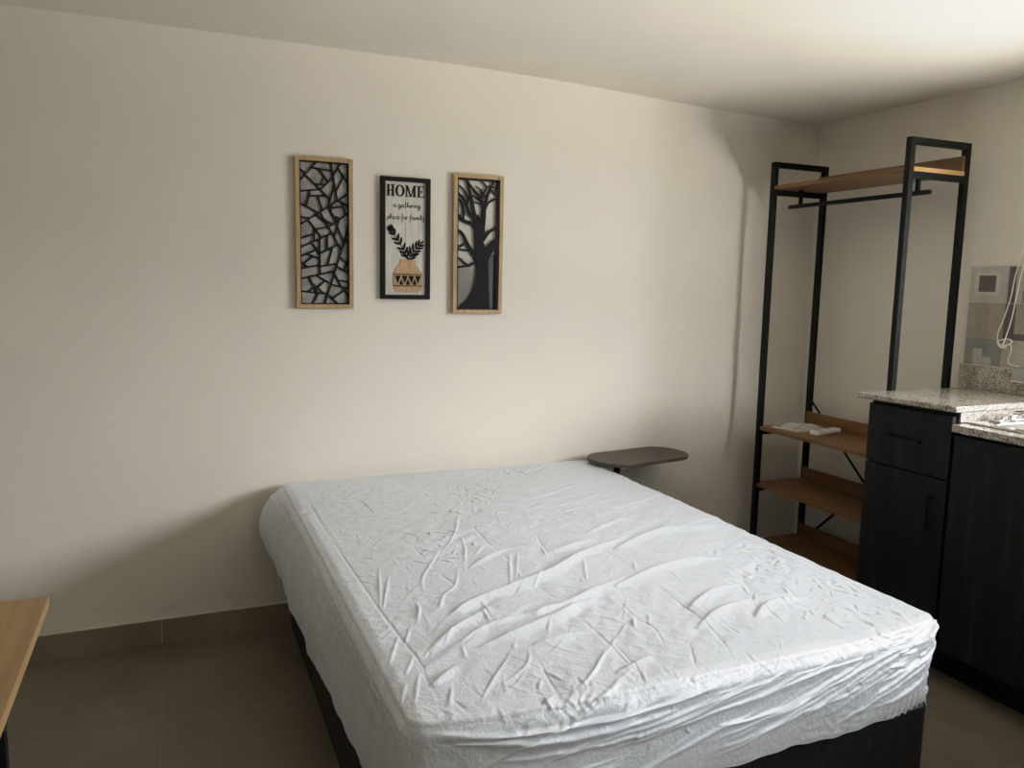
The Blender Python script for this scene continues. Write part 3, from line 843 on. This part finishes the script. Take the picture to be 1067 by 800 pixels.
cd.tube([(XR+.001, 2.1015, 1.722), (cxx-.006, 2.1015, 1.725)], .004, 8)
cd.tube(smooth_pts(pts1, 8), .0024, 8); cd.tube(smooth_pts(pts2, 8), .0024, 8)
tag(cd.build('cord', M['cord']), 'thin white cord knotted and hanging over the patterned wall tiles', 'cord')

# ------------------------------------------------------------------ desk at the left edge
dk = thing('desk', 'light wood desk with black legs at the left edge', 'desk', (-.9, 1.6, 0))
MB().box((-1.50, 1.30, .728), (-.268, 1.917, .750)).build('desk_top', M['desk_wood'], dk, .0015)
for x in (-1.40, -.360):
    for y in (1.40, 1.720): MB().box((x, y, 0), (x+.030, y+.030, .708)).build('leg', M['black_metal'], dk, .0015)
    MB().box((x, 1.36, .708), (x+.030, 1.79, .728)).build('support_bar', M['black_metal'], dk, .0015)
MB().box((-1.37, 1.725, .66), (-.360, 1.745, .70)).build('stretcher', M['black_metal'], dk, .0015)

# ------------------------------------------------------------------ wall decorations
def frame(parent, x0, x1, z0, z1, bw, dep, mat, name='frame'):
    f = MB(); y1 = YB-.001; y0 = y1-dep
    f.box((x0, y0, z0), (x0+bw, y1, z1)); f.box((x1-bw, y0, z0), (x1, y1, z1))
    f.box((x0+bw, y0, z0), (x1-bw, y1, z0+bw)); f.box((x0+bw, y0, z1-bw), (x1-bw, y1, z1))
    return f.build(name, mat, parent, .0012)

def ribbon(mb, pts, ws, y, th, mi=0):
    """flat strip in the wall plane through (x,z) points with half widths ws"""
    n = len(pts); L = []; R = []
    for i, (x, z) in enumerate(pts):
        xa, za = pts[max(i-1, 0)]; xb, zb = pts[min(i+1, n-1)]
        dx, dz = xb-xa, zb-za; l = math.hypot(dx, dz) or 1
        nx_, nz_ = -dz/l, dx/l; w = ws[i] if isinstance(ws, (list, tuple)) else ws
        L.append((x+nx_*w, z+nz_*w)); R.append((x-nx_*w, z-nz_*w))
    vs = [(x, y, z) for x, z in L]+[(x, y, z) for x, z in R]+[(x, y+th, z) for x, z in L]+[(x, y+th, z) for x, z in R]
    fs = []
    for i in range(n-1):
        fs += [(i, i+1, n+i+1, n+i), (2*n+i, 3*n+i, 3*n+i+1, 2*n+i+1), (i, 2*n+i, 2*n+i+1, i+1), (n+i, n+i+1, 3*n+i+1, 3*n+i)]
    fs += [(0, n, 3*n, 2*n), (n-1, 3*n-1, 4*n-1, 2*n-1)]
    mb.add(vs, fs, mi)

# (1) lattice of crossing bars
A = thing('wall_art', 'oak framed panel of black crackle lattice, leftmost on the wall', 'wall art', (.57, YB, 1.328), 'wall art panels above the bed')
ax0, ax1, az0, az1 = .456, .684, 1.328, 1.924
frame(A, ax0, ax1, az0, az1, .017, .026, M['oak'])
bk = .004
lat = MB(); ix0, ix1, iz0, iz1 = ax0+.017, ax1-.017, az0+.017, az1-.017; yb0 = YB-.020
for a, b_ in (((ix0, iz0), (ix0+.005, iz1)), ((ix1-.005, iz0), (ix1, iz1)), ((ix0+.005, iz0), (ix1-.005, iz0+.005)), ((ix0+.005, iz1-.005), (ix1-.005, iz1))):
    lat.box((a[0], yb0, a[1]), (b_[0], yb0+.008, b_[1]))
rr = random.Random(21)
def split(poly):
    xs_ = [p[0] for p in poly]; zs_ = [p[1] for p in poly]
    area = abs(sum(poly[i][0]*poly[(i+1) % len(poly)][1]-poly[(i+1) % len(poly)][0]*poly[i][1] for i in range(len(poly))))/2
    if area < .0030*rr.uniform(.75, 1.35): return
    n = len(poly); el = sorted(range(n), key=lambda i: -math.dist(poly[i], poly[(i+1) % n]))
    e1 = el[0]; e2 = rr.choice(el[1:min(3, n)])
    pt = lambda e: (lambda t, p, q: (p[0]+(q[0]-p[0])*t, p[1]+(q[1]-p[1])*t))(rr.uniform(.32, .68), poly[e], poly[(e+1) % n])
    p, q = pt(e1), pt(e2)
    ribbon(lat, [p, q], .0036, yb0+rr.uniform(0, .0015)+.006, .005)
    if e1 > e2: e1, e2, p, q = e2, e1, q, p
    split([p]+poly[e1+1:e2+1]+[q]); split([q]+poly[e2+1:]+poly[:e1+1]+[p])
split([(ix0, iz0), (ix1, iz0), (ix1, iz1), (ix0, iz1)])
lat.build('lattice', M['black_plain'], A)
MB().box((ix0, YB-.006, iz0), (ix1, YB-.002, iz1)).build('backing', M['lattice_back'], A)

# (2) lettered sign
Bq = thing('wall_sign', 'black framed white HOME sign with leaves in a vase', 'wall sign', (.905, YB, 1.37), 'wall art panels above the bed')
bx0, bx1, bz0, bz1 = .799, 1.010, 1.369, 1.869
frame(Bq, bx0, bx1, bz0, bz1, .018, .024, M['black_plain'])
ix0, ix1, iz0, iz1 = bx0+.018, bx1-.018, bz0+.018, bz1-.018; W_, Hh = ix1-ix0, iz1-iz0
yp = YB-.012
seam = ix0+.50*W_
pl = MB(); pl.box((ix0, yp, iz0), (seam-.0009, YB-.003, iz1)); pl.box((seam+.0009, yp, iz0), (ix1, YB-.003, iz1)); pl.box((seam-.0009, yp+.003, iz0), (seam+.0009, YB-.003, iz1), 1)
pl.build('board', [M['board_white'], M['grey_plastic']], Bq)
U = lambda u, w: (ix0+u*W_, iz0+w*Hh)       # board coordinates 0..1
lt = MB()
def lbox(x0, z0, x1, z1): lt.box((x0, yp-.0025, z0), (x1, yp, z1))
def lpoly(p): lt.prism([(x, yp-.0025, z) for x, z in p], (0, .0025, 0))
z0 = iz0+.872*Hh; lh = .100*Hh; sw = .0092; tw = .0042; sf = .0032
def serif(xa, xb, z): lbox(xa, z, xb, z+sf)
xw = [.035, .252, .492, .785]
def LH(x):
    w = .036
    for a in (x+.004, x+w-.004-sw):
        lbox(a, z0, a+sw, z0+lh); serif(a-.003, a+sw+.003, z0); serif(a-.003, a+sw+.003, z0+lh-sf)
    lbox(x+.004+sw, z0+lh*.46, x+w-.004-sw, z0+lh*.46+tw)
def LO(x):
    w = .040; n = 28; cx = x+w/2; cz = z0+lh/2
    for i in range(n):
        a, b_ = 2*PI*i/n, 2*PI*(i+1)/n
        lpoly([(cx+w/2*math.cos(a), cz+(lh/2+.0006)*math.sin(a)), (cx+w/2*math.cos(b_), cz+(lh/2+.0006)*math.sin(b_)), (cx+(w/2-.0098)*math.cos(b_), cz+(lh/2-.004)*math.sin(b_)), (cx+(w/2-.0098)*math.cos(a), cz+(lh/2-.004)*math.sin(a))])
def LM(x):
    w = .048
    lbox(x+.004, z0, x+.004+tw, z0+lh); lbox(x+w-.004-sw, z0, x+w-.004, z0+lh)
    for a, b_ in ((x, x+.013), (x+w-.004-sw-.003, x+w)): serif(a, b_, z0)
    serif(x, x+.012, z0+lh-sf); serif(x+w-.012, x+w, z0+lh-sf)
    m = x+w*.46
    lpoly([(x+.003, z0+lh), (x+.003+sw, z0+lh), (m+.004, z0), (m-.002, z0)])
    lpoly([(x+w-.004-sw+.001, z0+lh), (x+w-.002-sw+.004, z0+lh), (m+.004, z0), (m, z0)])
def LE(x):
    w = .031
    lbox(x+.003, z0, x+.003+sw, z0+lh); serif(x, x+w, z0); serif(x, x+w-.001, z0+lh-sf); lbox(x+.003+sw, z0+lh*.47, x+w*.72, z0+lh*.47+sf)
    lbox(x+w-.003, z0, x+w, z0+.013); lbox(x+w-.004, z0+lh-.012, x+w-.001, z0+lh); lbox(x+w*.72-.003, z0+lh*.36, x+w*.72, z0+lh*.64)
LH(ix0+xw[0]*W_); LO(ix0+xw[1]*W_); LM(ix0+xw[2]*W_); LE(ix0+xw[3]*W_)
lt.build('lettering', M['black_plain'], Bq)
ov = [(.45+.4*math.cos(math.radians(a)), .5+.5*math.sin(math.radians(a))) for a in range(60, 430, 30)]
GL = {'a': ([[(.9, .8), (.5, 1), (.1, .6), (.2, .1), (.6, .05), (.9, .5), (.95, 1), (.9, .3), (1.1, 0), (1.3, .2)]], 1.2),
      'g': ([[(.9, .8), (.5, 1), (.1, .6), (.2, .1), (.6, .05), (.9, .5), (.95, 1), (.9, -.4), (.6, -1), (.2, -.8), (.5, -.3), (1.3, .3)]], 1.2),
      't': ([[(.4, 1.9), (.35, .3), (.6, 0), (.9, .2)], [(0, 1.2), (.8, 1.3)]], .8),
      'h': ([[(.1, 0), (.3, 1.2), (.5, 2), (.3, 1.9), (.2, 0), (.4, .8), (.7, 1), (.8, .6), (.8, .1), (1.1, .2)]], 1.0),
      'e': ([[(.1, .4), (.7, .6), (.7, .95), (.4, 1), (.1, .6), (.2, .1), (.6, 0), (.9, .3)]], .85),
      'r': ([[(.1, 0), (.15, 1), (.2, .6), (.5, 1), (.75, .9)]], .72),
      'i': ([[(.15, 1), (.15, .1), (.4, .1)], [(.18, 1.45), (.22, 1.6)]], .48),
      'n': ([[(.1, 1), (.1, 0), (.3, .8), (.6, 1), (.75, .7), (.75, .1), (1.0, .2)]], .95),
      'p': ([[(.2, 1), (.1, -1), (.2, .7), (.6, 1), (.9, .6), (.6, .05), (.2, .2)]], 1.0),
      'l': ([[(.1, .2), (.5, 1.6), (.35, 2), (.15, 1.5), (.2, .1), (.5, .1)]], .55),
      'c': ([[(.8, .85), (.5, 1), (.1, .6), (.2, .1), (.55, 0), (.9, .3)]], .85),
      'f': ([[(.7, 1.8), (.5, 2), (.3, 1.5), (.3, 0), (.25, -1), (.1, -.8)], [(0, .9), (.7, 1)]], .7),
      'o': ([ov], .95),
      'm': ([[(.1, 1), (.1, 0), (.3, .8), (.55, 1), (.65, .7), (.65, 0), (.85, .8), (1.1, 1), (1.2, .7), (1.2, .1), (1.4, .2)]], 1.4),
      'y': ([[(.1, 1), (.2, .3), (.5, .1), (.8, .9), (.85, 1), (.7, -.6), (.3, -1), (.1, -.7)]], 1.0), ' ': ([], .6)}
sc_ = MB()
def script(text, u0, u1, w):
    adv = sum(GL[c][1] for c in text); xh = (u1-u0)*W_/adv; x = ix0+u0*W_; zz = iz0+w*Hh; vh = .0120
    for c in text:
        for stx in GL[c][0]:
            p3 = smooth_pts([(x+a*xh, 0, zz+b_*vh*.85) for a, b_ in stx], 3)
            ribbon(sc_, [(p.x, p.z) for p in p3], .0011, yp-.0012, .0012)
        x += GL[c][1]*xh
script('a gathering', .20, .87, .778); script('place for family', .05, .97, .672)
sc_.build('script_lettering', M['black_plain'], Bq)
lf = MB()
def leaf(base, tip, wid):
    (xa, za), (xb, zb) = base, tip
    dx, dz = xb-xa, zb-za; l = math.hypot(dx, dz); nx_, nz_ = -dz/l, dx/l
    prof = [(0, .15), (.2, .75), (.5, 1), (.75, .8), (.92, .4), (1, 0.05)]
    P = [(xa+dx*t+nx_*wid*w, za+dz*t+nz_*wid*w) for t, w in prof]+[(xa+dx*t-nx_*wid*w, za+dz*t-nz_*wid*w) for t, w in prof[::-1]]
    lf.prism([(x, yp-.0025, z) for x, z in P], (0, .0025, 0))
def frond(spine, n, l0, l1, wid, spread, ratio=1.):
    P = smooth_pts([(U(*p)[0], 0, U(*p)[1]) for p in spine], 8)
    ribbon(lf, [(p.x, p.z) for p in P], .0015, yp-.0028, .0028)
    for k in range(n):
        t = .16+.74*k/(n-1); i = min(int(t*(len(P)-1)), len(P)-2); p = P[i]; d = (P[i+1]-P[i]).normalized(); a0 = math.atan2(d.z, d.x)
        L = l0+(l1-l0)*math.sin(PI*(.18+.72*t))
        for sgn in (1, -1):
            a = a0+sgn*spread*(1.08-.5*t)
            leaf((p.x, p.z), (p.x+L*math.cos(a), p.z+L*math.sin(a)), wid)
    p, q = P[-1], P[-2]; d = (p-q).normalized(); leaf((p.x, p.z), (p.x+d.x*l0*1.1, p.z+d.z*l0*1.1), wid*.8)
frond([(.56, .30), (.50, .37), (.36, .46), (.20, .55), (.13, .59)], 8, .014, .032, .0050, .85)
frond([(.575, .30), (.62, .35), (.72, .40), (.86, .455)], 6, .020, .038, .0050, .95)
lf.build('leaves', M['black_plain'], Bq)
vz = [(.37, .315), (.37, .290), (.36, .272), (.28, .235), (.215, .20), (.20, .17), (.20, .085), (.235, .045), (.31, .022)]
prof = [U(u, w) for u, w in vz]; prof += [U(1.12-u, w) for u, w in vz[::-1]]
prof = [(x+.0, z) for x, z in prof]
va = MB(); va.prism([(x, yp-.004, z) for x, z in prof], (0, .004, 0)); vo_ = va.build('vase', M['vase_wood'], Bq)
bd = MB(); u0, u1 = .20, .92
for w0, w1 in ((.180, .188), (.076, .084)):
    (xa, za), (xb, zb) = U(u0, w0), U(u1, w1); bd.box((xa, yp-.0052, za), (xb, yp-.004, zb))
for k in range(4):
    ua = u0+.03+(u1-u0-.06)*k/4; ub = ua+(u1-u0-.06)/4
    tri = [U(ua+.01, .172), U(ub-.01, .172), U((ua+ub)/2, .100)]
    bd.prism([(x, yp-.0052, z) for x, z in tri], (0, .0012, 0))
for k in range(3):
    ua = u0+.03+(u1-u0-.06)*(k+.5)/4; ub = ua+(u1-u0-.06)/4
    tri = [U(ua+.03, .090), U(ub-.03, .090), U((ua+ub)/2, .145)]
    bd.prism([(x, yp-.0052, z) for x, z in tri], (0, .0012, 0))
bd.build('band', M['black_plain'], vo_)

# (3) tree cut-out
T = thing('wall_art', 'oak framed black tree silhouette panel, rightmost on the wall', 'wall art', (1.23, YB, 1.308), 'wall art panels above the bed')
tx0, tx1, tz0, tz1 = 1.112, 1.340, 1.309, 1.902
frame(T, tx0, tx1, tz0, tz1, .017, .026, M['oak'])
inn = MB(); a0, a1, c0, c1 = tx0+.017, tx1-.017, tz0+.017, tz1-.017; bw = .0085; yb0 = YB-.021
for a, b_ in (((a0, c0), (a0+bw*.7, c1)), ((a1-bw*1.5, c0), (a1, c1)), ((a0, c0), (a1, c0+bw*.6)), ((a0, c1-bw), (a1, c1))):
    inn.box((a[0], yb0, a[1]), (b_[0], yb0+.010, b_[1]))
inn.build('border', M['black_plain'], T)
o0, o1, q0, q1 = a0+bw*.7, a1-bw*1.5, c0+bw*.6, c1-bw
def TU(X, Y):       # sketch grid 0..100 across, 0..350 down from the top of the opening
    return (o0+(o1-o0)*X/100, q1-(q1-q0)*Y/350)
tr = MB(); kk = [0]
def branch(pts, ws):
    n = 6
    P = smooth_pts([(*TU(*p), 0) for p in pts], n); k = len(P); W2 = []
    for i in range(k):
        t = i/(k-1)*(len(ws)-1); j = min(int(t), len(ws)-2); W2.append((ws[j]+(ws[j+1]-ws[j])*(t-j))*(1 if ws[0] > 12 else .86)*(o1-o0)/100)
    kk[0] += 1
    ribbon(tr, [(p.x, p.y) for p in P], W2, yb0+.001+.00012*kk[0], .006)
tr.prism([(x, yb0+.0008, z) for x, z in (TU(*p) for p in [(2, 349), (16, 338), (30, 322), (40, 304), (46, 282), (49, 258), (50, 236), (80, 232), (82, 262), (83, 300), (86, 349)])], (0, .006, 0))
branch([(66, 262), (66, 235), (63, 205), (57, 170)], [15, 15, 16, 11])
branch([(66, 215), (80, 190), (100, 163)], [14, 11, 9])
branch([(57, 185), (52, 140), (48, 115), (40, 85), (34, 50), (24, 10), (20, -2)], [13, 10, 7, 5, 3.5, 2.5, 2])
branch([(57, 175), (62, 130), (66, 95), (66, 70), (56, 45), (34, 18), (22, 0)], [11, 9, 7, 5.5, 4, 2.5, 2])
branch([(64, 160), (80, 138), (100, 124)], [7, 4.5, 3])
branch([(66, 85), (76, 60), (92, 48), (101, 44)], [5, 3.5, 3, 2.5])
branch([(66, 80), (74, 45), (82, 22), (92, 0)], [4.5, 3.5, 2.8, 2])
branch([(60, 48), (66, 30), (72, 14), (60, 0)], [3.5, 2.5, 2, 1.8])
branch([(74, 42), (62, 36), (58, 24), (44, 14)], [2, 1.8, 1.5, 1.2])
branch([(84, 20), (92, 30), (101, 36)], [2.2, 1.8, 1.5])
branch([(72, 14), (88, 14), (101, 18)], [2, 1.6, 1.5])
branch([(50, 136), (40, 118), (20, 112), (8, 104), (-2, 92)], [8, 6, 5, 4, 3])
branch([(44, 100), (30, 92), (22, 70), (12, 48), (-2, 34)], [5, 4.5, 4, 3, 2.5])
branch([(13, 108), (14, 84), (8, 60), (-2, 50)], [3.2, 2.6, 2.2, 1.8])
branch([(22, 70), (24, 50), (14, 26), (-2, 14)], [2.8, 2.2, 2, 1.6])
branch([(24, 56), (34, 40), (52, 50)], [2, 1.6, 1.4])
branch([(36, 56), (50, 60), (62, 64)], [2, 1.8, 1.6])
branch([(56, 212), (40, 196), (28, 178), (16, 152), (8, 140), (-2, 134)], [12, 7, 5, 4, 3, 2.5])
branch([(22, 166), (12, 176), (-2, 184)], [3, 2.4, 2])
branch([(58, 230), (44, 224), (30, 232), (14, 234), (-2, 238)], [7, 4, 3, 3, 2.5])
branch([(30, 232), (16, 222), (8, 214), (-2, 210)], [2.6, 2, 2, 1.8])
branch([(40, 200), (34, 190), (20, 190), (-2, 186)], [3.5, 3, 2.6, 2.2])
branch([(46, 150), (50, 130), (56, 112), (54, 98), (46, 92)], [5, 3.5, 3, 2.6, 2.2])
tr.build('tree', M['black_plain'], T)
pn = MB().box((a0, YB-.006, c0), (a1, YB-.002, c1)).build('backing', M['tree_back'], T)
MB().box((o0+(o1-o0)*.80, YB-.0085, q0), (o1, YB-.0065, q0+(q1-q0)*.43)).build('dark_grey_panel', M['slate'], T)  # darker grey rectangle over the lower right of the backing

# ------------------------------------------------------------------ light: daylight through the window by the sink
def area(name, loc, aim, sx, sy, power, col):
    l = bpy.data.lights.new(name, 'AREA'); l.shape = 'RECTANGLE'; l.size = sx; l.size_y = sy; l.energy = power; l.color = col
    o = bpy.data.objects.new(name, l); COL.objects.link(o); o.location = loc
    o.rotation_euler = (Vector(aim)-Vector(loc)).to_track_quat('-Z', 'Y').to_euler(); return o
area('daylight_sky', (4.4, -1.7, 2.65), (2.2, .4, 1.0), 8.5, 2.0, 625, (.97, .985, 1.0))
area('daylight_ground_bounce', (4.6, -1.2, .25), (2.4, .6, 2.2), 8.0, 1.0, 468, (1.0, .97, .92))
area('daylight_sky_far', (5.3, -3.4, 2.0), (2.5, 2.4, 1.2), 3.0, 1.8, 52, (.97, .985, 1.0))

w = bpy.data.worlds.new('World'); scene.world = w; w.use_nodes = True
w.node_tree.nodes['Background'].inputs['Color'].default_value = (.85, .92, 1, 1)
w.node_tree.nodes['Background'].inputs['Strength'].default_value = .43

# ------------------------------------------------------------------ camera
cam = bpy.data.cameras.new('camera'); co = bpy.data.objects.new('camera', cam); COL.objects.link(co)
cam.sensor_width = 36; cam.lens = 826.2/1067*36; cam.clip_start = .02
yaw, pit, rol = (math.radians(a) for a in (23.205, 7.337, 1.15))
f = Vector((math.sin(yaw)*math.cos(pit), math.cos(yaw)*math.cos(pit), -math.sin(pit)))
r0 = Vector((math.cos(yaw), -math.sin(yaw), 0)); u0 = r0.cross(f)
rv = r0*math.cos(rol)+u0*math.sin(rol); uvv = -r0*math.sin(rol)+u0*math.cos(rol)
mw = Matrix((rv, uvv, -f)).transposed().to_4x4(); mw.translation = (0, 0, 1.45)
co.matrix_world = mw
scene.camera = co
scene.view_settings.view_transform = 'Standard'
scene.view_settings.look = 'None'
scene.view_settings.exposure = 0.0
# soft highlight shoulder, as a camera's tone curve has
scene.view_settings.use_curve_mapping = True
cm = scene.view_settings.curve_mapping
cm.use_clip = False; cm.extend = 'HORIZONTAL'
cv = cm.curves[3]
cv.points[0].location = (0, 0); cv.points[1].location = (1.0, .99)
for p in ((.06, .15), (.12, .30), (.22, .55), (.32, .765), (.48, .90), (.72, .965)): cv.points.new(*p)
cm.update()
